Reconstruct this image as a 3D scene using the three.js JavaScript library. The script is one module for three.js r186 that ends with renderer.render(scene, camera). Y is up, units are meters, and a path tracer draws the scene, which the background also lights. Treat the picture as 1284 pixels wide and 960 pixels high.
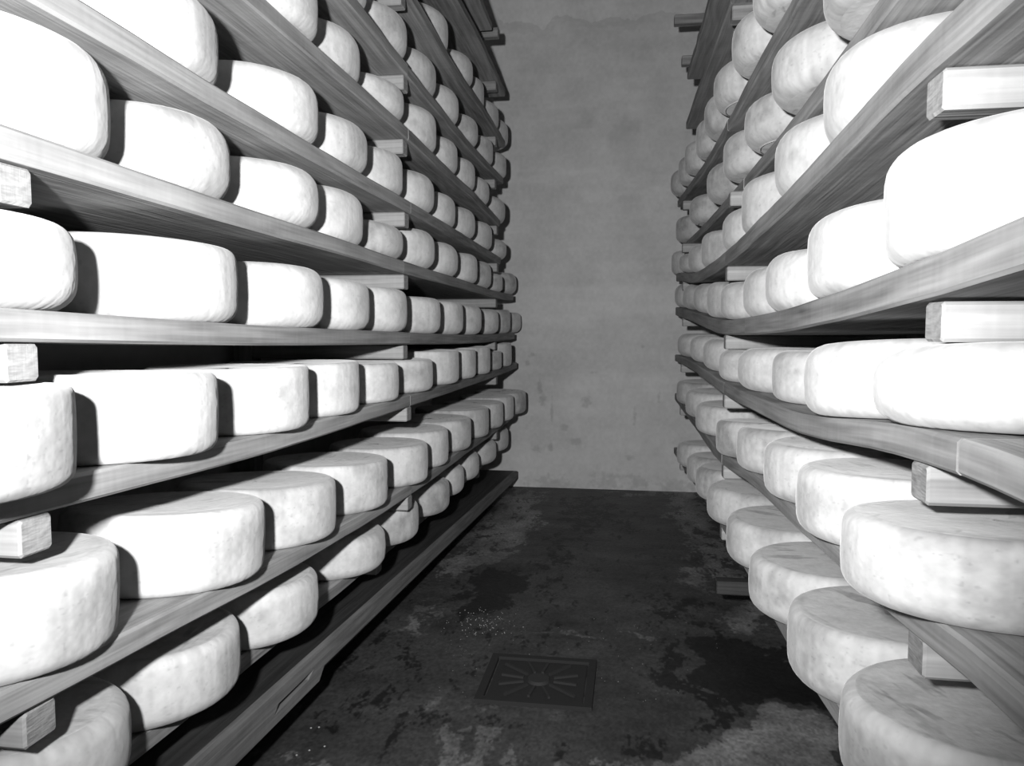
import * as THREE from 'three';
import { mergeGeometries } from 'three/addons/utils/BufferGeometryUtils.js';

// ---------------------------------------------------------------- camera, light, exposure
const FW = 1284, FH = 960, FOCAL = 950;                 // frame and focal length in pixels
const VPX = 790, VPY = 415;                             // where the aisle vanishes
const scene = new THREE.Scene();
scene.background = new THREE.Color(0x000000);
const camera = new THREE.PerspectiveCamera(2 * Math.atan(FH / 2 / FOCAL) * 180 / Math.PI, FW / FH, 0.03, 60);
const vb = (FH / 2 - VPY) / FOCAL, va = (VPX - FW / 2) / FOCAL;
const WALL_Z = 4.82;                                     // end wall, metres in front of the lens
camera.rotation.set(-Math.atan(vb), Math.atan(va / Math.sqrt(1 + vb * vb)), 0, 'YXZ');
camera.updateMatrixWorld(true);
const ray = (px, py) => new THREE.Vector3((px - FW / 2) / FOCAL, (FH / 2 - py) / FOCAL, -1).applyQuaternion(camera.quaternion);
const down = ray(750, 613);
const CAM_H = down.y / down.z * WALL_Z;                 // lens height over the floor, from the foot of the end wall
camera.position.set(0, CAM_H, 0);
camera.updateMatrixWorld(true);

const renderer = new THREE.WebGLRenderer();
renderer.toneMapping = THREE.LinearToneMapping;
renderer.toneMappingExposure = 1.0;
renderer.shadowMap.enabled = true;

// the photographer's flash gun, held up and to the left of the lens
const flash = new THREE.SpotLight(0xffffff, 28.5, 0, 0.87, 1.0, 2);
flash.position.set(-0.155, CAM_H + 0.13, 0.10);
flash.target.position.set(-0.56, CAM_H + 0.22, -4);
flash.castShadow = true;
flash.shadow.mapSize.set(2048, 2048);
flash.shadow.radius = 1.2;
scene.add(flash, flash.target);

// ---------------------------------------------------------------- helpers
let seed = 7;
const rnd = () => { seed = (seed * 1664525 + 1013904223) >>> 0; return seed / 4294967296; };
const rr = (a, b) => a + (b - a) * rnd();
const clamp = (x, a = 0, b = 1) => Math.min(b, Math.max(a, x));
const smooth = (a, b, x) => { const t = clamp((x - a) / (b - a)); return t * t * (3 - 2 * t); };
const hash = (x, y, s) => { let h = (x * 374761393 + y * 668265263 + s * 974634777) | 0; h = Math.imul(h ^ (h >>> 13), 1274126177); return ((h ^ (h >>> 16)) >>> 0) / 4294967296; };
function vnoise(x, y, s, px = 1e9, py = 1e9) {
  const xi = Math.floor(x), yi = Math.floor(y), fx = x - xi, fy = y - yi;
  const u = fx * fx * (3 - 2 * fx), v = fy * fy * (3 - 2 * fy);
  const m = (a, p) => ((a % p) + p) % p;
  const a = hash(m(xi, px), m(yi, py), s), b = hash(m(xi + 1, px), m(yi, py), s), c = hash(m(xi, px), m(yi + 1, py), s), d = hash(m(xi + 1, px), m(yi + 1, py), s);
  return a + (b - a) * u + (c - a) * v + (a - b - c + d) * u * v;
}
function fbm(x, y, s, oct, px = 1e9, py = 1e9) {
  let t = 0, a = 0.5, n = 0;
  for (let i = 0; i < oct; i++) { t += a * vnoise(x, y, s + i * 17, px, py); n += a; a *= 0.5; x *= 2; y *= 2; px *= 2; py *= 2; }
  return t / n;
}
const enc = l => Math.round(255 * (l <= 0.0031308 ? 12.92 * l : 1.055 * Math.pow(l, 1 / 2.4) - 0.055));
// a grey texture; f(u, v) gives linear albedo, or a plain 0..1 value when data is true
function tex(w, h, f, data = false, repeat = true) {
  const d = new Uint8Array(w * h * 4);
  for (let j = 0; j < h; j++) for (let i = 0; i < w; i++) {
    const l = clamp(f((i + 0.5) / w, (j + 0.5) / h)), g = data ? Math.round(l * 255) : enc(l), k = (j * w + i) * 4;
    d[k] = d[k + 1] = d[k + 2] = g; d[k + 3] = 255;
  }
  const t = new THREE.DataTexture(d, w, h, THREE.RGBAFormat);
  t.magFilter = THREE.LinearFilter; t.minFilter = THREE.LinearMipmapLinearFilter; t.generateMipmaps = true;
  if (repeat) t.wrapS = t.wrapT = THREE.RepeatWrapping;
  if (!data) t.colorSpace = THREE.SRGBColorSpace;
  t.needsUpdate = true;
  return t;
}
const names = {};
function numbered(n) { const k = names[n] = (names[n] ?? -1) + 1; return k ? `${n}_${String(k).padStart(3, '0')}` : n; }
function lit(o) { o.traverse(c => { if (c.isMesh) { c.castShadow = true; c.receiveShadow = true; } }); return o; }
function thing(o, name, label, category, group) {
  o.name = numbered(name); o.userData = { label, category };
  if (group) o.userData.group = group;
  scene.add(lit(o)); return o;
}
function structure(geo, m, name, label) {
  const o = new THREE.Mesh(geo, m); o.name = name; o.userData = { kind: 'structure', label, category: name.split('_')[0] };
  scene.add(lit(o)); return o;
}
function part(geo, m, name, parent, label) {
  const o = new THREE.Mesh(geo, m); o.name = name; if (label) o.userData.label = label; parent.add(o); return o;
}
function boxUV(g, s = 1) {                                // uv in metres by the face's own plane
  const p = g.attributes.position, n = g.attributes.normal, uv = g.attributes.uv;
  for (let i = 0; i < p.count; i++) {
    const ax = Math.abs(n.getX(i)), ay = Math.abs(n.getY(i)), az = Math.abs(n.getZ(i));
    if (ax >= ay && ax >= az) uv.setXY(i, p.getZ(i) * s, p.getY(i) * s);
    else if (ay >= az) uv.setXY(i, p.getX(i) * s, p.getZ(i) * s);
    else uv.setXY(i, p.getX(i) * s, p.getY(i) * s);
  }
  return g;
}
const slab = (x0, x1, y0, y1, z0, z1) => boxUV(new THREE.BoxGeometry(x1 - x0, y1 - y0, z1 - z0).translate((x0 + x1) / 2, (y0 + y1) / 2, (z0 + z1) / 2));
const ORD = ['', 'first', 'second', 'third', 'fourth', 'fifth', 'sixth', 'seventh', 'eighth', 'ninth', 'tenth', 'eleventh', 'twelfth', 'thirteenth'];

// the two racks: front planes x = x0 + s * z (z = metres ahead of the lens)
const RACK = {
  plank: { side: -1, x0: -0.675, s: 0, where: 'rack above floor plank' },
  opposite: { side: 1, x0: 0.337, s: -0.0205, where: 'rack opposite floor plank' },
};
const DEPTH = 0.40, POST = 0.06, BEAM_H = 0.044, BEAM_W = 0.05, THICK = 0.037;
function onRack(r, px, py, set = 0) {                     // the point of the rack's front plane (moved back by set) seen at a pixel
  const d = ray(px, py), t = (r.x0 + r.side * set) / (d.x + r.s * d.z);    // d.x t = x0 + s * (-d.z t)
  return new THREE.Vector3(d.x * t, CAM_H + d.y * t, -d.z * t);   // z kept positive ahead
}

// ---------------------------------------------------------------- materials
const M = (o) => new THREE.MeshStandardMaterial({ metalness: 0, ...o });
function woodTex(s, base, contrast) {
  return tex(1024, 256, (u, v) => {
    const warp = fbm(u * 3, v * 3, s, 3, 3, 3) * 1.4;
    const ring = 0.5 + 0.5 * Math.sin((v * 9 + warp * 2.2) * Math.PI * 2);
    const fine = fbm(u * 10, v * 90, s + 5, 3, 10, 90), streak = fbm(u * 4, v * 24, s + 9, 3, 4, 24);
    const blotch = fbm(u * 5, v * 3, s + 13, 4, 5, 3), saw = fbm(u * 160, v * 6, s + 21, 2, 160, 6);
    let a = base * (1 + contrast * (0.35 * (ring - 0.5) + 0.9 * (fine - 0.5) + 0.9 * (streak - 0.5) + 0.9 * (blotch - 0.5) + 0.2 * (saw - 0.5)));
    return a;
  });
}
const woodBump = tex(512, 256, (u, v) => 0.85 * fbm(u * 8, v * 70, 77, 3, 8, 70) + 0.15 * fbm(u * 90, v * 8, 78, 2, 90, 8), true);
const WOODS = [[11, 0.225, 0.6], [23, 0.2, 0.7], [37, 0.25, 0.5]].map(([s, b, c]) => M({ map: woodTex(s, b, c), bumpMap: woodBump, bumpScale: 0.0012, roughness: 0.85 }));
const BEAMWOOD = M({ map: woodTex(71, 0.235, 0.5), bumpMap: woodBump, bumpScale: 0.001, roughness: 0.8 });
const DARKWOOD = M({ map: woodTex(83, 0.035, 0.7), bumpMap: woodBump, bumpScale: 0.001, roughness: 0.6 });
const LATHWOOD = M({ map: woodTex(97, 0.15, 0.6), bumpMap: woodBump, bumpScale: 0.001, roughness: 0.8 });

// rind: left half of the sheet wraps the side, right half is the disc of the two faces
function rindTex(s, base, mould) {
  return tex(1024, 512, (u, v) => {
    if (u < 0.5) {
      const x = u * 2, y = v * 0.118;                      // y in turns of the rim, so that marks keep their shape
      const cloud = fbm(x * 14, y * 14, s, 4, 14), fine = fbm(x * 110, y * 110, s + 3, 3, 110), drip = fbm(x * 90, y * 9, s + 6, 2, 90);
      const mid = fbm(x * 36, y * 36, s + 8, 3, 36), pit = fbm(x * 150, y * 150, s + 12, 2, 150);
      let a = base * (1 - 0.3 * smooth(0.5, 0.8, cloud) * mould - 0.22 * (mid - 0.5) - 0.2 * (fine - 0.5) - 0.16 * (drip - 0.5));
      a *= 1 - 0.18 * mould * smooth(0.72, 0.9, pit);
      return a;
    }
    const X = (u - 0.75) * 4, Y = (v - 0.5) * 2, r = Math.hypot(X, Y);
    const cloud = fbm(X * 2.2 + 9, Y * 2.2 + 9, s + 20, 4), fine = fbm(X * 22 + 50, Y * 22 + 50, s + 23, 3);
    const streak = fbm(X * 2 + Y * 1.2 + 40, (Y - X * 0.6) * 9 + 40, s + 26, 3);
    const ring = smooth(0.03, 0, Math.abs(r - 0.8 - 0.05 * (cloud - 0.5)));
    return base * 1.1 * (1 - 0.22 * mould * smooth(0.48, 0.72, cloud) - 0.26 * (fine - 0.5) - 0.42 * mould * smooth(0.6, 0.74, streak) * smooth(0.95, 0.6, r) - 0.08 * ring);
  }, false, false);
}
const rindBump = tex(1024, 512, (u, v) => {
  if (u < 0.5) { const x = u * 2, y = v * 0.118; return 0.45 * fbm(x * 16, y * 16, 201, 3, 16) + 0.35 * fbm(x * 70, y * 70, 202, 3, 70) + 0.2 * fbm(x * 90, y * 10, 203, 2, 90); }
  const X = (u - 0.75) * 4, Y = (v - 0.5) * 2;
  return 0.25 + 0.3 * fbm(X * 4 + 20, Y * 4 + 20, 204, 4) + 0.2 * fbm(X * 20 + 50, Y * 20 + 50, 205, 3);
}, true, false);
const RINDS = [[301, 0.48, 0.5], [331, 0.45, 0.8], [361, 0.415, 1.0], [391, 0.30, 1.15]].map(([s, b, m]) => new THREE.MeshPhysicalMaterial({ map: rindTex(s, b, m), bumpMap: rindBump, bumpScale: 0.003, roughness: 0.85, metalness: 0, sheen: 1, sheenColor: new THREE.Color().setRGB(0.3, 0.3, 0.3), sheenRoughness: 0.75 }));   // bloomy, velvety rind

const plasterMap = tex(512, 512, (u, v) => {
  const big = fbm(u * 4, v * 4, 501, 5, 4, 4), mid = fbm(u * 14, v * 14, 503, 4, 14, 14), fine = fbm(u * 90, v * 90, 505, 2, 90, 90);
  return 0.5 * (1 + 0.30 * (big - 0.5) + 0.20 * (mid - 0.5) + 0.14 * (fine - 0.5));
});
const plasterBump = tex(512, 512, (u, v) => 0.7 * fbm(u * 6, v * 6, 521, 5, 6, 6) + 0.3 * fbm(u * 40, v * 40, 523, 3, 40, 40), true);
plasterMap.repeat.set(1 / 2.6, 1 / 2.6); plasterBump.repeat.set(1 / 2.6, 1 / 2.6);
const PLASTER = M({ map: plasterMap, bumpMap: plasterBump, bumpScale: 0.01, roughness: 0.95 });

// ---------------------------------------------------------------- the room
const ROOM = { x0: -1.28, x1: 0.94, top: 3.75, back: 1.2 };
const T = 0.2;

// floor: wet concrete with dry patches, its marks laid out in metres
const FX0 = ROOM.x0, FX1 = ROOM.x1, FZ0 = -WALL_Z, FZ1 = ROOM.back;
function onFloor(px, py) { const d = ray(px, py), t = -CAM_H / d.y; return [d.x * t, d.z * t]; }
function blob(px, py, rx, rz, amount) { const [x, z] = onFloor(px, py); return { x, z, rx, rz, amount }; }
const MARKS = [
  // dry, lighter concrete
  blob(635, 655, 0.19, 1.0, 0.85), blob(565, 740, 0.12, 0.45, 0.8), blob(885, 680, 0.15, 1.1, 0.7), blob(860, 620, 0.2, 0.5, 0.6), blob(930, 790, 0.13, 0.28, 0.5),
  blob(965, 925, 0.17, 0.15, 1.15), blob(1030, 940, 0.16, 0.16, 0.8), blob(905, 950, 0.16, 0.08, 0.75), blob(790, 945, 0.14, 0.05, 0.6), blob(620, 948, 0.35, 0.06, 0.38), blob(420, 955, 0.35, 0.06, 0.5),
  blob(880, 840, 0.035, 0.2, 0.8), blob(870, 800, 0.06, 0.05, 0.6), blob(545, 860, 0.05, 0.12, 0.3), blob(600, 880, 0.3, 0.05, 0.2), blob(770, 618, 0.5, 0.14, 0.35), blob(760, 800, 0.22, 0.02, 0.35),
  // soaked, near black
  blob(595, 738, 0.17, 0.3, -1.5), blob(935, 850, 0.24, 0.36, -1.3), blob(740, 640, 0.25, 0.6, -0.45), blob(700, 700, 0.09, 0.5, -0.3), blob(870, 760, 0.16, 0.25, -0.55), blob(480, 850, 0.25, 0.3, -0.25), blob(830, 930, 0.1, 0.1, -0.4),
];
const floorMap = tex(1024, 2048, (u, v) => {
  const x = FX0 + u * (FX1 - FX0), z = FZ0 + v * (FZ1 - FZ0);
  const wx = (fbm(x * 5 + 30, z * 5 + 30, 601, 4) - 0.5) * 0.28, wz = (fbm(x * 5 + 70, z * 5 + 70, 603, 4) - 0.5) * 0.4;
  const jag = fbm(x * 26 + 60, z * 13 + 60, 607, 5), speck = fbm(x * 120 + 20, z * 70 + 20, 609, 3);
  let m = 0;
  for (const b of MARKS) { const d = Math.hypot((x + wx - b.x) / b.rx, (z + wz - b.z) / b.rz); m += b.amount * smooth(1.35, 0.35, d); }
  const e = (jag - 0.5) * 2.0 + (speck - 0.5) * 1.1, dry = smooth(0.28, 0.62, m + e * clamp(0.35 + Math.abs(m))), soaked = smooth(0.25, 0.6, -m + e * 0.8);
  const mid = fbm(x * 8 + 10, z * 8 + 10, 611, 4), swirl = fbm(x * 5 + 10, z * 16 + 10, 615, 4), grit = fbm(x * 160 + 90, z * 110 + 90, 613, 2);
  let a = 0.043 + 0.045 * (mid - 0.45) + 0.035 * (swirl - 0.5);
  a += dry * (0.11 + 0.14 * (mid - 0.5)) * clamp(Math.abs(m) + 0.25, 0.45, 1.35);
  a *= 1 - 0.8 * soaked;
  return Math.max(0.006, a * (1 + 0.9 * (grit - 0.5)));
}, false, false);
const floorBump = tex(512, 1024, (u, v) => { const x = u * 2.05, z = v * 6.3; return 0.6 * fbm(x * 5 + 10, z * 5 + 10, 621, 4) + 0.4 * fbm(x * 60 + 10, z * 60 + 10, 623, 3); }, true, false);
const FLOOR = M({ map: floorMap, bumpMap: floorBump, bumpScale: 0.006, roughness: 0.62 });
{
  const g = slab(FX0, FX1, -T, 0, FZ0, FZ1), p = g.attributes.position, uv = g.attributes.uv;
  for (let i = 0; i < p.count; i++) uv.setXY(i, (p.getX(i) - FX0) / (FX1 - FX0), (p.getZ(i) - FZ0) / (FZ1 - FZ0));
  structure(g, FLOOR, 'floor', 'dark wet concrete floor with pale dry patches');
}
{ // end wall: old limewash with stains, scuffs and a paler patch high up, laid out in metres
  const X0 = FX0 - T, X1 = FX1 + T, Y0 = -T, Y1 = ROOM.top + T;
  const onWall = (px, py) => { const d = ray(px, py), t = -WALL_Z / d.z; return [d.x * t, CAM_H + d.y * t]; };
  const band = onWall(750, 22)[1];
  const scuffs = [[677, 483, 0.012, 0.05], [681, 500, 0.02, 0.035], [692, 515, 0.008, 0.06], [735, 505, 0.03, 0.03], [708, 535, 0.02, 0.02], [796, 525, 0.01, 0.05], [675, 562, 0.03, 0.02], [690, 560, 0.012, 0.03], [790, 574, 0.03, 0.012], [722, 552, 0.04, 0.02], [668, 445, 0.02, 0.015], [661, 455, 0.015, 0.02], [743, 467, 0.02, 0.01], [806, 434, 0.012, 0.012], [826, 500, 0.01, 0.04],
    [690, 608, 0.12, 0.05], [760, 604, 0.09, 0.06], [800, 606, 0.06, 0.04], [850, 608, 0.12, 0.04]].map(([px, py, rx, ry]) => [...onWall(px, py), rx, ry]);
  const arcs = [[660, 165, 740, 150], [735, 150, 800, 170], [780, 175, 815, 225], [790, 150, 840, 190], [690, 180, 780, 155]].map(([a, b, c, d]) => [...onWall(a, b), ...onWall(c, d)]);
  const map = tex(1024, 1024, (u, v) => {
    const x = X0 + u * (X1 - X0), y = Y0 + v * (Y1 - Y0);
    const big = fbm(x * 1.3 + 9, y * 1.3 + 9, 501, 5), mid = fbm(x * 6 + 9, y * 6 + 9, 503, 4), fine = fbm(x * 55 + 9, y * 55 + 9, 505, 3), brush = fbm(x * 3 + 40, y * 22 + 40, 507, 3);
    let a = 0.49 * (1 + 0.26 * (big - 0.5) + 0.28 * (mid - 0.5) + 0.16 * (fine - 0.5) + 0.14 * (brush - 0.5));
    const wob = (fbm(x * 9 + 20, y * 9 + 20, 511, 4) - 0.5) * 0.16;
    if (y > band + wob) a *= 1.1; else if (y > band + wob - 0.035 - 0.05 * mid) a *= 0.95;
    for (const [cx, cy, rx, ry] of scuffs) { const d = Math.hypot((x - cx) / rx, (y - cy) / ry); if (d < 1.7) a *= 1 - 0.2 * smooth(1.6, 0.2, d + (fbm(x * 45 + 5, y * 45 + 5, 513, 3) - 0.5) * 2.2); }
    for (const [ax, ay, bx, by] of arcs) {
      const t = clamp(((x - ax) * (bx - ax) + (y - ay) * (by - ay)) / ((bx - ax) ** 2 + (by - ay) ** 2)), d = Math.hypot(x - ax - t * (bx - ax) + wob, y - ay - t * (by - ay) + wob * 0.8);
      a *= 1 - 0.09 * smooth(0.12, 0.01, d) * smooth(0.35, 0.6, mid);
    }
    return a;
  }, false, false);
  const g = slab(X0, X1, Y0, Y1, -WALL_Z - T, -WALL_Z), p = g.attributes.position, uv = g.attributes.uv;
  for (let i = 0; i < p.count; i++) uv.setXY(i, (p.getX(i) - X0) / (X1 - X0), (p.getY(i) - Y0) / (Y1 - Y0));
  const bump = tex(512, 512, (u, v) => 0.7 * fbm(u * 7, v * 11, 521, 5) + 0.3 * fbm(u * 50, v * 80, 523, 3), true, false);
  structure(g, M({ map, bumpMap: bump, bumpScale: 0.008, roughness: 0.95 }), 'wall_back', 'bare grey plastered end wall of the aisle');
}
structure(slab(FX0 - T, FX0, -T, ROOM.top + T, -WALL_Z, FZ1), PLASTER, 'wall_left', 'plastered wall behind the rack above the plank');
structure(slab(FX1, FX1 + T, -T, ROOM.top + T, -WALL_Z, FZ1), PLASTER, 'wall_right', 'plastered wall behind the opposite rack');
structure(slab(FX0 - T, FX1 + T, -T, ROOM.top + T, FZ1, FZ1 + T), PLASTER, 'wall_front', 'plastered wall closing the near end of the aisle');
structure(slab(FX0 - T, FX1 + T, ROOM.top, ROOM.top + T, -WALL_Z, FZ1), PLASTER, 'ceiling', 'plain plastered ceiling above the racks');

// ---------------------------------------------------------------- shelf boards
// a level: pixels along the lower front edge of its boards, near to far
const LEVELS = [
  // rack above the floor plank, lowest cheese shelf first
  { rack: 'plank', no: 1, edge: [[0, 1090], [185, 945], [353, 804], [470, 708], [582, 607], [638, 553]], ends: [0.35, 4.72], joints: [2.28], set: 0.10 },
  { rack: 'plank', no: 2, edge: [[0, 912], [131, 842], [220, 792], [340, 729], [412, 687], [511, 624], [583, 571], [631, 535], [650, 519]], ends: [0.35, 4.72], joints: [2.28] },
  { rack: 'plank', no: 3, edge: [[0, 658], [131, 623], [328, 571], [460, 528], [563, 493], [623, 472], [645, 463]], ends: [0.35, 4.55], joints: [2.28] },
  { rack: 'plank', no: 4, edge: [[0, 428], [330, 433], [460, 432], [600, 430], [646, 425]], ends: [0.35, 4.45], joints: [2.28] },
  { rack: 'plank', no: 5, edge: [[0, 197], [330, 292], [440, 322.5], [505, 342], [577, 361], [627, 375], [645, 377]], ends: [0.35, 4.4], joints: [2.22] },
  { rack: 'plank', no: 6, edge: [[60, 12], [300, 151], [452, 234], [532, 277], [589, 309], [627, 331]], ends: [0.35, 3.95], joints: [2.3] },
  { rack: 'plank', no: 7, edge: [[345, 33], [500, 165], [562, 222], [606, 262], [626, 284]], ends: [0.35, 3.92], joints: [2.28] },
  { rack: 'plank', no: 8, edge: [[500, 82], [568, 165], [613, 214], [634, 233]], ends: [0.35, 4.05], joints: [2.28] },
  { rack: 'plank', no: 9, edge: [[536, 34], [567, 87], [600, 134], [634, 186]], ends: [0.35, 4.08], joints: [2.28] },
  { rack: 'plank', no: 10, edge: [[573, 0], [600, 50], [620, 92], [636, 127]], ends: [0.35, 4.1], joints: [2.28], dark: true },
  { rack: 'plank', no: 11, edge: [[601, 0], [613, 28]], ends: [0.35, 3.72], joints: [2.28], dark: true },
  // rack opposite the floor plank
  { rack: 'opposite', no: 1, edge: [[1046, 906], [963, 767], [906, 664], [852, 580]], ends: [0.45, 4.3], joints: [2.42] },
  { rack: 'opposite', no: 2, edge: [[1284, 920], [1195, 836], [1124, 780], [1059, 720], [975, 640], [940, 606], [905, 583], [870, 535], [850, 507]], ends: [0.40, 4.3], joints: [2.42] },
  { rack: 'opposite', no: 3, edge: [[1284, 632], [1240, 608], [1184, 588], [1105, 565], [1010, 547], [947, 517], [909, 496], [881, 474], [863, 461], [853, 456]], ends: [0.40, 4.3], joints: [0.80, 2.42] },
  { rack: 'opposite', no: 4, edge: [[1284, 336], [1202, 362.5], [1135, 381], [1010, 411], [973, 417], [923, 420], [903, 419], [885, 412], [869, 404], [857, 399]], ends: [0.40, 4.32], joints: [2.05], thick: 0.045 },
  { rack: 'opposite', no: 5, edge: [[1230, 33], [1117, 133], [1010, 243], [976, 273], [932, 314], [909, 333], [888, 347], [869, 355], [853, 352]], ends: [0.72, 4.3], joints: [2.42], thick: 0.044 },
  { rack: 'opposite', no: 6, free: [[0.8, 0.475], [1.3, 0.455], [1.7, 0.436], [2.4, 0.428], [3.4, 0.434], [4.2, 0.45]], ends: [0.9, 4.3], joints: [2.42], back: 0.05 },
  { rack: 'opposite', no: 7, edge: [[976, 50], [941, 112], [918, 155], [885, 212], [852, 256]], ends: [0.72, 4.3], joints: [2.42] },
  { rack: 'opposite', no: 9, edge: [[880, 26], [865, 116], [856, 166]], ends: [0.9, 3.85], joints: [2.42], dark: true, free: 0.98 },
  { rack: 'opposite', no: 10, edge: [[872, 0], [860, 112]], ends: [0.9, 3.8], joints: [2.42], dark: true, free: 1.2 },
];
function curve(pts) {                                     // monotone-ish cubic through (z, y), straight beyond its ends
  pts = pts.slice().sort((a, b) => a[0] - b[0]);
  const n = pts.length, m = [];
  const sl = i => (pts[i + 1][1] - pts[i][1]) / (pts[i + 1][0] - pts[i][0]);
  for (let i = 0; i < n; i++) m[i] = i === 0 ? sl(0) : i === n - 1 ? sl(n - 2) : (sl(i - 1) + sl(i)) / 2;
  return z => {
    if (z <= pts[0][0]) return pts[0][1] + clamp(m[0], -0.08, 0.08) * (z - pts[0][0]);
    if (z >= pts[n - 1][0]) return pts[n - 1][1] + clamp(m[n - 1], -0.05, 0.05) * (z - pts[n - 1][0]);
    let i = 0; while (z > pts[i + 1][0]) i++;
    const h = pts[i + 1][0] - pts[i][0], t = (z - pts[i][0]) / h, t2 = t * t, t3 = t2 * t;
    return (2 * t3 - 3 * t2 + 1) * pts[i][1] + (t3 - 2 * t2 + t) * h * m[i] + (-2 * t3 + 3 * t2) * pts[i + 1][1] + (t3 - t2) * h * m[i + 1];
  };
}
function softened(f, w = 0.3) { return z => (f(z - w) + 2 * f(z - w / 2) + 2 * f(z) + 2 * f(z + w / 2) + f(z + w)) / 8; }
for (const L of LEVELS) {
  const r = RACK[L.rack]; L.r = r;
  if (L.free) { const f = Array.isArray(L.free) ? curve(L.free) : () => L.free; L.bottom = z => CAM_H + f(z); }
  else {
    const raw = curve(L.edge.map(([px, py]) => { const p = onRack(r, px, py, L.set || 0); return [p.z, p.y]; }));
    L.bottom = softened(raw, 0.16);
  }
  L.front = z => r.x0 + r.s * z + ((L.back || 0) + (L.set || 0)) * r.side;
  L.thick = L.thick || THICK;
  L.top = z => L.bottom(z) + L.thick;
}
function boardGeo(L, z0, z1, s) {
  const c = 0.004, THICK = L.thick, sd = L.r.side, N = Math.max(6, Math.round((z1 - z0) / 0.09));
  const prof = [[0, c], [0, THICK - c], [c, THICK], [DEPTH - c, THICK], [DEPTH, THICK - c], [DEPTH, c], [DEPTH - c, 0], [c, 0]];
  const pos = [], uv = [], idx = [];
  const pt = (z, k) => { const [d, h] = prof[k]; const f = d < 0.01 ? (fbm(z * 9 + s, s, 881, 2) - 0.5) * 0.006 : 0; return [L.front(z) + sd * (d + f), L.bottom(z) + h, -z]; };
  let run = 0; const n = prof.length;
  for (let k = 0; k < n; k++) {
    const a = k, b = (k + 1) % n, len = Math.hypot(prof[b][0] - prof[a][0], prof[b][1] - prof[a][1]), base = pos.length / 3;
    for (let i = 0; i <= N; i++) {
      const z = z0 + (z1 - z0) * i / N;
      pos.push(...pt(z, a), ...pt(z, b)); uv.push(z / 1.3 + s * 0.37, (run + s) / 0.35, z / 1.3 + s * 0.37, (run + len + s) / 0.35);
    }
    for (let i = 0; i < N; i++) { const q = base + 2 * i; sd < 0 ? idx.push(q, q + 2, q + 1, q + 1, q + 2, q + 3) : idx.push(q, q + 1, q + 2, q + 1, q + 3, q + 2); }
    run += len;
  }
  for (const [z, flip] of [[z0, sd < 0], [z1, sd > 0]]) {
    const base = pos.length / 3;
    for (let k = 0; k < n; k++) { pos.push(...pt(z, k)); uv.push(prof[k][1] * 6 + s, prof[k][0] * 2); }
    for (let k = 1; k < n - 1; k++) flip ? idx.push(base, base + k, base + k + 1) : idx.push(base, base + k + 1, base + k);
  }
  const g = new THREE.BufferGeometry();
  g.setAttribute('position', new THREE.Float32BufferAttribute(pos, 3)); g.setAttribute('uv', new THREE.Float32BufferAttribute(uv, 2));
  g.setIndex(idx); g.computeVertexNormals();
  return g;
}
let bi = 0;
for (const L of LEVELS) {
  const cuts = [L.ends[0], ...L.joints.filter(j => j < L.ends[1]), L.ends[1]];
  for (let k = 0; k + 1 < cuts.length; k++) {
    const g = boardGeo(L, cuts[k] + (k ? 0.0005 : 0), cuts[k + 1] - 0.0005, bi * 1.7 + 1);
    const m = WOODS[[0, 1, 2, 0, 2, 1][bi % 6]];
    const which = cuts.length === 2 ? 'single length' : k === cuts.length - 2 ? 'length reaching end wall' : k === 0 ? 'length furthest from end wall' : 'middle length';
    thing(new THREE.Mesh(g, m), 'shelf_board', `${L.dark ? 'empty' : 'rough'} shelf board, ${ORD[L.no]} level up, ${L.r.where}, ${which}`, 'shelf board', `shelf boards of the ${L.r.where}`);
    bi++;
  }
}

// ---------------------------------------------------------------- rack frames: rear posts with an arm under every level
function beamGeo(len) {
  const s = new THREE.Shape(), w = BEAM_W / 2, h = BEAM_H, c = 0.004;
  s.moveTo(-w + c, 0); s.lineTo(w - c, 0); s.lineTo(w, c); s.lineTo(w, h - c); s.lineTo(w - c, h); s.lineTo(-w + c, h); s.lineTo(-w, h - c); s.lineTo(-w, c); s.closePath();
  const g = new THREE.ExtrudeGeometry(s, { depth: len - 0.006, bevelEnabled: true, bevelThickness: 0.003, bevelSize: 0.003, bevelOffset: -0.003, bevelSegments: 1 });
  const p = g.attributes.position, n = g.attributes.normal, uv = g.attributes.uv;
  for (let i = 0; i < p.count; i++) Math.abs(n.getZ(i)) > 0.8 ? uv.setXY(i, p.getX(i) * 8, p.getY(i) * 6) : uv.setXY(i, p.getZ(i) / 1.3, (p.getX(i) + p.getY(i)) / 0.35);
  return g;                                               // runs along +z from 0
}
function postGeo(h) { const g = new THREE.BoxGeometry(POST, h, POST).translate(0, h / 2, 0), p = g.attributes.position, uv = g.attributes.uv; for (let i = 0; i < p.count; i++) uv.setXY(i, p.getY(i) / 1.3, (p.getX(i) + p.getZ(i)) / 0.35); return g; }
const FRAMES = [
  { rack: 'plank', px: [40, 450], which: 'furthest from end wall' }, { rack: 'plank', px: [514, 440], which: 'middle one' }, { rack: 'plank', px: [625, 380], which: 'nearest end wall' },
  { rack: 'opposite', px: [1145, 600], which: 'furthest from end wall' }, { rack: 'opposite', px: [906, 430], which: 'middle one' }, { rack: 'opposite', px: [853, 405], which: 'nearest end wall' },
];
const FRAME_Z = {};
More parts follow.
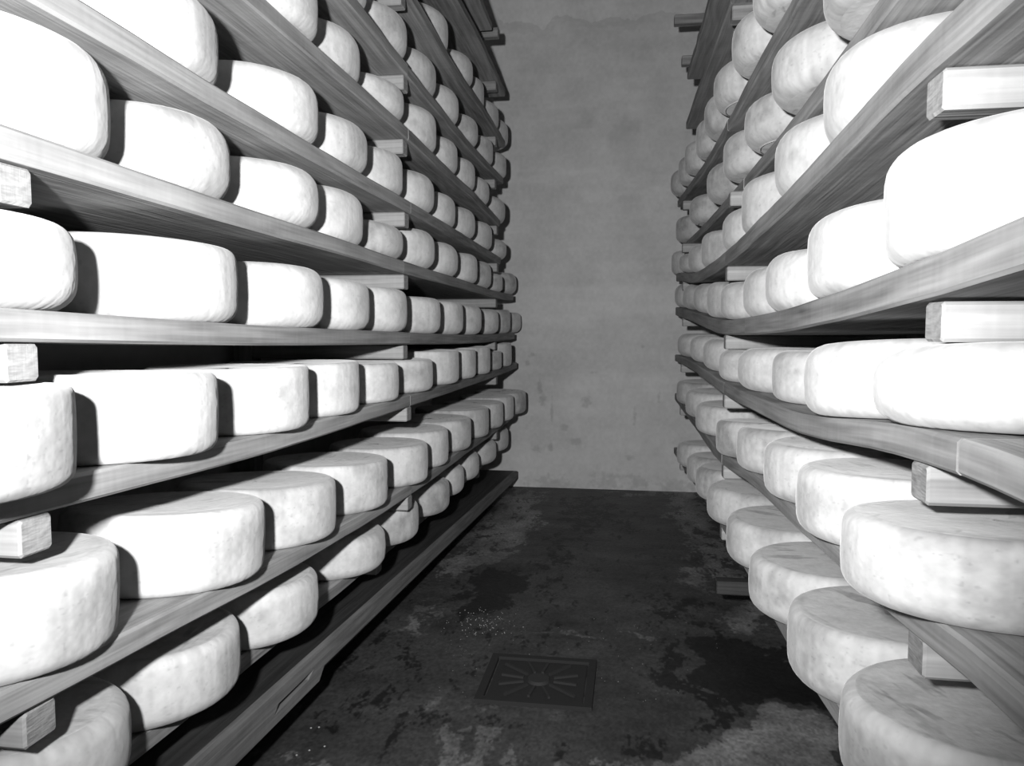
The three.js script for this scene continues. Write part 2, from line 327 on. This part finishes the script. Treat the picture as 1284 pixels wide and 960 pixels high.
for (const F of FRAMES) {
  const r = RACK[F.rack], z = onRack(r, ...F.px).z, root = new THREE.Group();
  (FRAME_Z[F.rack] ??= []).push(z);
  const fx = r.x0 + r.s * z, px = fx + r.side * (DEPTH + 0.11 + POST / 2);
  root.position.set(px, 0, -z);
  part(postGeo(ROOM.top - 0.02), BEAMWOOD, 'post', root);
  for (const L of LEVELS) {
    if (L.rack !== F.rack || z < L.ends[0] || z > L.ends[1] || (F.px[0] === 40 && L.no === 6) || (F.px[0] === 906 && L.no === 7)) continue;
    addArm(root, Math.min(L.bottom(z - 0.025), L.bottom(z), L.bottom(z + 0.025)) - BEAM_H - 0.001, fx, px, z, r, 0.006 + 0.012 * hash(L.no, z * 10 | 0, 5) + (L.set || 0), L.dark || (F.px[0] === 1145 && L.no === 3));
  }
  F.root = root; F.fx = fx; F.pxx = px; F.z = z;
  if (F.rack === 'opposite' && F.px[0] === 906) addArm(root, CAM_H - 0.835, fx - 0.005, px, z, r, -0.0, true, DARKWOOD);  // lowest arm, given the same darker wood tone as the floor plank
  if (F.rack === 'opposite' && F.px[0] === 853) for (const h of [1.33, 1.53]) addArm(root, CAM_H + h, fx, px, z, r, h > 1.5 ? -0.05 : -0.01, true);
  if (F.rack === 'plank' && F.px[0] === 625) addArm(root, CAM_H + 1.48, fx, px, z, r, 0, true);
  thing(root, 'rack_frame', `wooden post with shelf arms, ${F.which}, ${r.where}`, 'rack frame', `frames of the ${r.where}`);
}
function addArm(root, y, fx, px, z, r, setback, dark, wood) {
  const len = Math.abs(px - fx) - setback - POST / 2 + 0.03;
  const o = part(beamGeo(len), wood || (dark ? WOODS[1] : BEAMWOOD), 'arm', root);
  o.rotation.y = r.side > 0 ? Math.PI / 2 : -Math.PI / 2;
  o.position.set(fx + r.side * setback - px, y, 0);
}

// ---------------------------------------------------------------- cheese wheels (unit radius and height, scaled per wheel)
function wheelGeo({ top, bot, bulge, dish, wob, s }) {
  // profile in real proportion: radius 1, height H = 0.7 of it, later scaled to height 1
  const H = 0.7, P = [], ARC = 6;
  P.push([0, 0, 'b'], [0.45, 0, 'b'], [0.8, 0, 'b']);
  for (let i = 0; i <= ARC; i++) { const a = -Math.PI / 2 + Math.PI / 2 * i / ARC; P.push([1 - bot + bot * Math.cos(a), bot + bot * Math.sin(a), i < 2 ? 'b' : 's']); }
  for (let i = 1; i < 5; i++) { const t = i / 5; P.push([1, bot + (H - top - bot) * t, 's']); }
  for (let i = 0; i <= ARC; i++) { const a = Math.PI / 2 * i / ARC; P.push([1 - top + top * Math.cos(a), H - top + top * Math.sin(a), i > ARC - 2 ? 't' : 's']); }
  P.push([0.72, H - dish * 0.5, 't'], [0.4, H - dish, 't'], [0, H - dish, 't']);
  for (const p of P) { const t = p[1] / H; p[0] *= 1 - bulge * Math.pow(Math.abs(2 * t - 1), 2); }
  const SEG = 56, pos = [], uv = [], idx = [];
  const rad = a => 1 + wob * (0.6 * Math.sin(2 * a + s) + 0.4 * Math.sin(3 * a + 2.1 * s) + 0.25 * Math.sin(5 * a + s * 3.3));
  const add = (p, j, side) => {
    const a = j / SEG * Math.PI * 2, r = p[0] * rad(a), lift = wob * 0.9 * Math.sin(a + s * 1.7) * (p[1] / H) + 0.5 * wob * Math.sin(2 * a + s) * (p[1] / H);
    pos.push(r * Math.cos(a), (p[1] + lift * 0.5) / H, r * Math.sin(a));
    if (side) uv.push(0.5 * j / SEG * 0.998 + 0.0005, clamp(p[1] / H, 0.01, 0.99)); else uv.push(0.75 + 0.235 * p[0] * Math.cos(a), 0.5 + 0.47 * p[0] * Math.sin(a));
  };
  for (let k = 0; k + 1 < P.length; k++) {
    const side = P[k][2] === 's' || P[k + 1][2] === 's', base = pos.length / 3;
    for (let j = 0; j <= SEG; j++) { add(P[k], j, side); add(P[k + 1], j, side); }
    for (let j = 0; j < SEG; j++) { const q = base + 2 * j; if (P[k][0] > 1e-6) idx.push(q, q + 1, q + 2); if (P[k + 1][0] > 1e-6) idx.push(q + 1, q + 3, q + 2); }
  }
  const g = new THREE.BufferGeometry();
  g.setAttribute('position', new THREE.Float32BufferAttribute(pos, 3)); g.setAttribute('uv', new THREE.Float32BufferAttribute(uv, 2)); g.setIndex(idx);
  // normals shared by position so that the wheel shades smoothly
  g.computeVertexNormals();
  const acc = new Map(), nn = g.attributes.normal, key = i => `${Math.round(pos[3 * i] * 2e3)},${Math.round(pos[3 * i + 1] * 2e3)},${Math.round(pos[3 * i + 2] * 2e3)}`;
  for (let i = 0; i < nn.count; i++) { const k = key(i), v = acc.get(k) || new THREE.Vector3(); v.x += nn.getX(i); v.y += nn.getY(i); v.z += nn.getZ(i); acc.set(k, v); }
  for (let i = 0; i < nn.count; i++) { const v = acc.get(key(i)).clone().normalize(); nn.setXYZ(i, v.x, v.y, v.z); }
  return g;
}
const ROUND = [0, 1, 2, 3].map(i => wheelGeo({ top: [0.2, 0.24, 0.17, 0.22][i], bot: [0.17, 0.2, 0.15, 0.22][i], bulge: [0.03, 0.045, 0.02, 0.04][i], dish: 0.01, wob: 0.016, s: 1.3 * i + 0.4 }));
const FLAT = [0, 1, 2, 3].map(i => wheelGeo({ top: [0.06, 0.08, 0.05, 0.09][i], bot: [0.1, 0.13, 0.12, 0.1][i], bulge: [0.012, 0.02, 0.008, 0.018][i], dish: 0.025, wob: 0.014, s: 1.9 * i + 0.9 }));
const SOFT = [0, 1, 2, 3].map(i => wheelGeo({ top: [0.12, 0.14, 0.1, 0.15][i], bot: [0.17, 0.2, 0.16, 0.18][i], bulge: [0.03, 0.04, 0.025, 0.035][i], dish: 0.02, wob: 0.02, s: 2.3 * i + 0.2 }));

// rows: pixel column where each wheel's outline ends on the aisle side, near to far ([column, overhang] moves a wheel out over the edge)
const ROWS = [
  { rack: 'plank', no: 1, y: [930, 850, 770, 690, 650, 610, 595, 580, 565, 550], at: [163, 301, 398, 484, 525, 565, 582.5, 602, 622, 638], kind: SOFT, over: 0.085, R: 0.172, h: 0.118, set: 0.10 },
  { rack: 'plank', no: 2, y: [770, 700, 640, 610, 580, 570, 560, 545, 530, 520, 505], at: [[150, 0.03], 332, 421, 487, 537.5, 563, 591, 613, 631, [644, 0.05], [659.5, 0.09]], kind: FLAT, over: 0.035, R: 0.170, h: 0.126 },
  { rack: 'plank', no: 3, y: 500, at: [[93, 0.08], [272, 0.05], 388, 451, 501, 543.5, 576, 597, 615, 629.5, 641.5], kind: FLAT, over: 0.03, R: 0.170, h: 0.122 },
  { rack: 'plank', no: 4, y: 370, at: [[97, 0.01, 0.115], 298, 405, 465, 512, 552, 581, 603.5, 625, 639.5, 653], kind: SOFT, over: 0.01, R: 0.172, h: 0.127 },
  { rack: 'plank', no: 5, y: [120, 200, 250, 270, 290, 310, 320, 330, 335, 345, 350], at: [[137, 0.0, 0.14], [287, 0.01, 0.132], 400, 456, 506, 544.5, 575, 598, 616, 630.5, 648], kind: ROUND, over: 0.01, R: 0.172, h: 0.127 },
  { rack: 'plank', no: 6, y: [60, 140, 180, 215, 240, 260, 275, 290, 295], at: [275, 400, 461, 505, 545, 572, 596, 616.5, 635], kind: ROUND, over: 0.01, R: 0.172, h: 0.127 },
  { rack: 'plank', no: 7, y: [20, 80, 120, 155, 185, 215, 235, 255], at: [399, 451, 506.5, 547, 573.5, 596, 613.5, 633], kind: ROUND, over: 0.01, R: 0.170, h: 0.125 },
  { rack: 'plank', no: 8, y: [10, 40, 85, 120, 155, 180, 200], at: [461, 509.5, 547, 574.5, 599, 618.5, 635], kind: ROUND, over: 0.01, R: 0.170, h: 0.128 },
  { rack: 'plank', no: 9, y: [20, 60, 95, 125, 150], at: [562, 592.5, 607, 625, 637], kind: ROUND, over: 0, R: 0.175, h: 0.128 },
  { rack: 'opposite', no: 1, y: [890, 800, 730, 670, 630, 595, 575, 545], at: [[1053, 0.05], [985, 0.06], [940, 0.055], [910, 0.055], 886, 872, 861, 848], kind: SOFT, over: 0.05, R: 0.170, h: 0.112 },
  { rack: 'opposite', no: 2, y: [700, 630, 600, 570, 550, 520, 510, 490], at: [[1055, 0.05, 0.094], [998, 0.055], [956, 0.045], [923, 0.035], 898, 873, 859, 848], kind: SOFT, over: 0.03, R: 0.170, h: 0.106 },
  { rack: 'opposite', no: 3, y: [490, 480, 475, 465, 460, 450, 440, 435], at: [[1093, 0.03, 0.102], [1010, 0.025], [968, -0.015], [924, 0.0], 902, 881, 865, 849.5], kind: ROUND, over: 0.01, R: 0.172, h: 0.114 },
  { rack: 'opposite', no: 4, y: [260, 310, 350, 365, 375, 380, 382, 382, 382], at: [[1111, 0.02], [1012, 0.02], [960, 0.0], [931, 0.0], 904, 886, 869, 856, 846], kind: ROUND, over: 0.01, R: 0.176, h: 0.13 },
  { rack: 'opposite', no: 5, y: [80, 170, 230, 270, 295, 325, 330, 335], at: [[1035, 0.0, 0.155], [974, 0, 0.145], [930, 0, 0.14], 905.5, 880, 863, 851.5, 842], kind: ROUND, over: 0.01, R: 0.176, h: 0.13 },
  { rack: 'opposite', no: 6, y: [10, 80, 150, 190, 215, 255, 270], at: [1034, 969, 934, 907, 886, 864.5, 847], kind: ROUND, over: 0.01, R: 0.172, h: 0.125 },
  { rack: 'opposite', no: 7, y: [10, 70, 125, 150, 180, 200, 215, 230], at: [943, 918, 894, 883, 871.5, 859, 850, 841], kind: ROUND, over: 0.05, R: 0.165, h: 0.125 },
];
const LOOK = new Map([[ROUND, 'round-shouldered'], [FLAT, 'flat-topped'], [SOFT, 'soft-edged']]);
const report = [];
ROWS.forEach((row, ri) => {
  const r = RACK[row.rack], L = LEVELS.find(l => l.rack === row.rack && l.no === row.no);
  const spots = row.at.map((a, i) => {
    const [px, ov, hh] = Array.isArray(a) ? a : [a, row.over], py = Array.isArray(row.y) ? row.y[i] : row.y;
    const d = ray(px, py), n = Math.hypot(d.x, d.z), ux = d.x / n, uz = -d.z / n, sd = r.side;
    const R = row.R * rr(0.965, 1.02);
    // centre on the line x = front + side * (R - overhang), at distance R beyond the sight line
    const a0 = r.x0 + sd * (R - ov + (row.set || 0)), b0 = r.s;            // x = a0 + b0 z ; side * (x uz - z ux) = R
    const z = (sd * R - a0 * uz) / (b0 * uz - ux);
    return { x: a0 + b0 * z, z, R, ov, ux, uz, h: hh || row.h * rr(0.96, 1.04), i };
  });
  const place = q => { q.a0 = r.x0 + r.side * (q.R - q.ov + (row.set || 0)); q.z = (r.side * q.R - q.a0 * q.uz) / (r.s * q.uz - q.ux); q.x = q.a0 + r.s * q.z; };
  for (let n = 0; n < 60; n++) {                          // neighbours may touch but not run into one another: such wheels are smaller or lie further out
    for (let k = 0; k + 1 < spots.length; k++) {
      const a = spots[k], b = spots[k + 1], d = Math.hypot(a.x - b.x, a.z - b.z), need = (a.R + b.R) * 1.015;
      if (d < need) { const f = Math.max(0.985, d / need); a.R = Math.max(0.15, a.R * f); b.R = Math.max(0.15, b.R * f); a.ov += 0.002; b.ov -= 0.002; place(a); place(b); }
    }
  }
  for (let k = 0; k + 1 < spots.length; k++) { const a = spots[k], b = spots[k + 1], d = Math.hypot(a.x - b.x, a.z - b.z) - a.R - b.R; if (d < -0.002 || d > 0.12) report.push(`${row.rack}${row.no} ${k}: ${d.toFixed(3)}`); }
  const total = spots.length;
  spots.forEach((s, i) => {
    const k = Math.floor(rnd() * 4), g = row.kind[k];
    const far = s.z > 3;
    let mat = RINDS[[0, 1, 0, 2, 1][Math.floor(rnd() * 5)]];
    if (row.rack === 'plank' && row.no === 3 && i === 0) mat = RINDS[3];
    if (row.rack === 'opposite' && row.no >= 6) mat = RINDS[2];
    if (row.rack === 'opposite' && row.no <= 2) mat = RINDS[[1, 2, 2][Math.floor(rnd() * 3)]];
    const o = new THREE.Mesh(g, mat);
    const w = s.R * 0.85, slope = (L.top(s.z + w) - L.top(s.z - w)) / (2 * w);
    let y = L.top(s.z);
    for (let t = -1; t <= 1; t += 0.25) y = Math.max(y, L.top(s.z + t * w) - slope * t * w);   // stands on the board's high points
    const up = LEVELS.find(l => l.rack === row.rack && l.no === row.no + 1);
    if (up) for (let t = -1; t <= 1; t += 0.1) {             // keep clear of the board and the arms above
      const zz = s.z + t * s.R; if (zz > up.ends[1]) continue;
      const arm = FRAMES.some(F => F.rack === row.rack && Math.abs(F.z - zz) < BEAM_W && !(F.px[0] === 40 && up.no === 6) && !(F.px[0] === 906 && up.no === 7));
      s.h = Math.min(s.h, up.bottom(zz) - (arm ? BEAM_H + 0.002 : 0) - 0.004 - y - slope * t * s.R);
    }
    if (s.h < 0.1) report.push(`low ${row.rack}${row.no} ${i} ${s.h.toFixed(3)}`);
    o.scale.set(s.R, s.h, s.R);
    const q = new THREE.Quaternion().setFromAxisAngle(new THREE.Vector3(1, 0, 0), Math.atan(slope));
    o.quaternion.copy(q).multiply(new THREE.Quaternion().setFromAxisAngle(new THREE.Vector3(0, 1, 0), rnd() * 6.283));
    o.position.set(s.x, y + 0.0005, -s.z);
    thing(o, 'cheese_wheel', `${LOOK.get(row.kind)} cheese wheel, ${ORD[total - i]} from end wall, ${ORD[row.no]} shelf up, ${r.where}`, 'cheese wheel', `cheese wheels, ${ORD[row.no]} shelf up, ${r.where}`);
  });
});
console.log('rows', report.join(' | '), 'frames', JSON.stringify(FRAME_Z), 'cam', CAM_H.toFixed(3));

// ---------------------------------------------------------------- floor plank with its edge lath
{
  const PN = { z: 1.2, h: -0.78, x: -0.765 }, PF = { z: 4.62, h: -0.868, x: -0.685 };
  const len = Math.hypot(PF.z - PN.z, PF.h - PN.h, PF.x - PN.x), dir = new THREE.Vector3(PF.x - PN.x, PF.h - PN.h, -(PF.z - PN.z)).normalize();
  const root = new THREE.Group();
  root.position.set(PF.x, CAM_H + PF.h, -PF.z);
  root.quaternion.setFromRotationMatrix(new THREE.Matrix4().lookAt(new THREE.Vector3(), dir, new THREE.Vector3(0, 1, 0)));   // local -z runs to the end wall
  const LEN = len + 0.8;
  const top = boxUV(new THREE.BoxGeometry(0.40, 0.026, LEN).translate(-0.222, -0.013, LEN / 2));
  for (let i = 0, u = top.attributes.uv, p = top.attributes.position; i < u.count; i++) u.setXY(i, p.getZ(i) / 1.3, (p.getX(i) + p.getY(i)) / 0.35);
  part(top, DARKWOOD, 'plank_board', root, 'dark damp top of the plank');
  // lath along the front edge: deep and slotted at the near end, shallower further on where a dark strip shows under it
  const s = new THREE.Shape(); const step = PF.z - 1.76, deep = 0.072, thin = 0.045;
  s.moveTo(0, 0); s.lineTo(LEN, 0); s.lineTo(LEN, -deep); s.lineTo(step + 0.03, -deep); s.lineTo(step, -thin); s.lineTo(0, -thin); s.closePath();
  const hole = new THREE.Path(); const h0 = PF.z - 1.70; hole.moveTo(h0, -0.029); hole.lineTo(h0 + 0.18, -0.031); hole.lineTo(h0 + 0.20, -0.050); hole.lineTo(h0 + 0.03, -0.043); hole.closePath(); s.holes.push(hole);
  part(boxUV(new THREE.BoxGeometry(0.03, 0.036, step).translate(-0.037, -0.054, step / 2)), DARKWOOD, 'lower_strip', root, 'dark strip under the lath');
  const g = new THREE.ExtrudeGeometry(s, { depth: 0.022, bevelEnabled: false });
  g.rotateY(-Math.PI / 2);                                 // x -> z, thickness -> -x
  const p = g.attributes.position, uv = g.attributes.uv;
  for (let i = 0; i < p.count; i++) uv.setXY(i, p.getZ(i) / 1.3, (p.getY(i) + p.getX(i)) / 0.35);
  part(g, LATHWOOD, 'edge_lath', root, 'paler lath along the front edge with a dark slot');
  thing(root, 'floor_plank', 'broad dark wooden plank lying low above the wet floor', 'plank');
  // bearers under the plank
  for (const z of [1.9, 4.3]) { // set well back, in the shade
    const t = (z - PN.z) / (PF.z - PN.z), y = CAM_H + PN.h + t * (PF.h - PN.h) - 0.027, x = PN.x + t * (PF.x - PN.x);
    thing(new THREE.Mesh(boxUV(new THREE.BoxGeometry(0.12, y - 0.006, 0.12).translate(x - 0.34, (y - 0.006) / 2, -z)), DARKWOOD), 'plank_bearer', z < 3 ? 'dark block under the floor plank, further from end wall' : 'dark block under the floor plank, close to end wall', 'block');
  }
}

// ---------------------------------------------------------------- drain cover
const DRAIN = [];
{
  const [ax, az] = onFloor(594, 881), [bx] = onFloor(743, 883), [, cz] = onFloor(680, 827);
  const W = bx - ax, D = az - cz, IRON = M({ color: new THREE.Color().setRGB(0.011, 0.011, 0.011), roughness: 0.8 }), WORN = M({ color: new THREE.Color().setRGB(0.018, 0.018, 0.018), roughness: 0.85 });
  const root = new THREE.Group(); root.position.set((ax + bx) / 2, 0, (az + cz) / 2);
  const bar = (w, d, x, z, h = 0.012) => new THREE.BoxGeometry(w, h, d).translate(x, h / 2, z), f = 0.022;
  part(mergeGeometries([bar(W, f, 0, D / 2 - f / 2), bar(W, f, 0, -D / 2 + f / 2), bar(f, D - 2 * f, W / 2 - f / 2, 0), bar(f, D - 2 * f, -W / 2 + f / 2, 0)]), IRON, 'frame', root);
  part(new THREE.BoxGeometry(W - 2 * f - 0.01, 0.005, D - 2 * f - 0.01).translate(0, 0.0025, 0), IRON, 'plate', root);
  part(new THREE.CylinderGeometry(0.03, 0.034, 0.008, 24).translate(0, 0.009, 0), WORN, 'boss', root);
  for (let k = 0; k < 12; k++) {
    const a = k / 12 * Math.PI * 2 + 0.15, l = Math.min((W / 2 - 0.05) / Math.max(1e-3, Math.abs(Math.cos(a))), (D / 2 - 0.045) / Math.max(1e-3, Math.abs(Math.sin(a)))) - 0.045;
    const o = part(new THREE.BoxGeometry(l, 0.006, 0.007), WORN, 'rib', root);
    o.position.set(Math.cos(a) * (0.045 + l / 2), 0.008, Math.sin(a) * (0.045 + l / 2)); o.rotation.y = -a;
  }
  root.updateMatrixWorld(true); DRAIN.push((ax + bx) / 2, (az + cz) / 2, W / 2 + 0.01, D / 2 + 0.01);
  thing(root, 'drain_cover', 'dark square iron drain cover with radiating ribs in the floor', 'drain cover');
}

// ---------------------------------------------------------------- pale crumbs scattered on the wet floor
{
  const gs = [];
  const crumb = (x, z, r) => (Math.abs(x - DRAIN[0]) < DRAIN[2] && Math.abs(z - DRAIN[1]) < DRAIN[3]) || gs.push(new THREE.IcosahedronGeometry(r, 0).scale(1, 0.6, 1).rotateY(rnd() * 6).translate(x, r * 0.5, z));
  for (let i = 0; i < 120; i++) { const [x, z] = onFloor(610 + (rnd() + rnd() - 1) * 55, 783 + (rnd() + rnd() - 1) * 22); crumb(x, z, rr(0.0006, 0.0022)); }
  for (let i = 0; i < 120; i++) { const [x, z] = onFloor(rr(540, 900), rr(770, 880)); crumb(x, z, rr(0.0006, 0.0014)); }
  for (const [px, py] of [[407, 936], [390, 913], [400, 912], [372, 947], [388, 941]]) { const [x, z] = onFloor(px, py); crumb(x, z, 0.003); }
  const o = new THREE.Mesh(mergeGeometries(gs), M({ color: new THREE.Color().setRGB(0.36, 0.36, 0.36), roughness: 0.9 }));
  thing(o, 'floor_crumbs', 'pale crumbs scattered over the wet floor near the drain', 'crumbs'); o.userData.kind = 'stuff';
}

renderer.render(scene, camera);
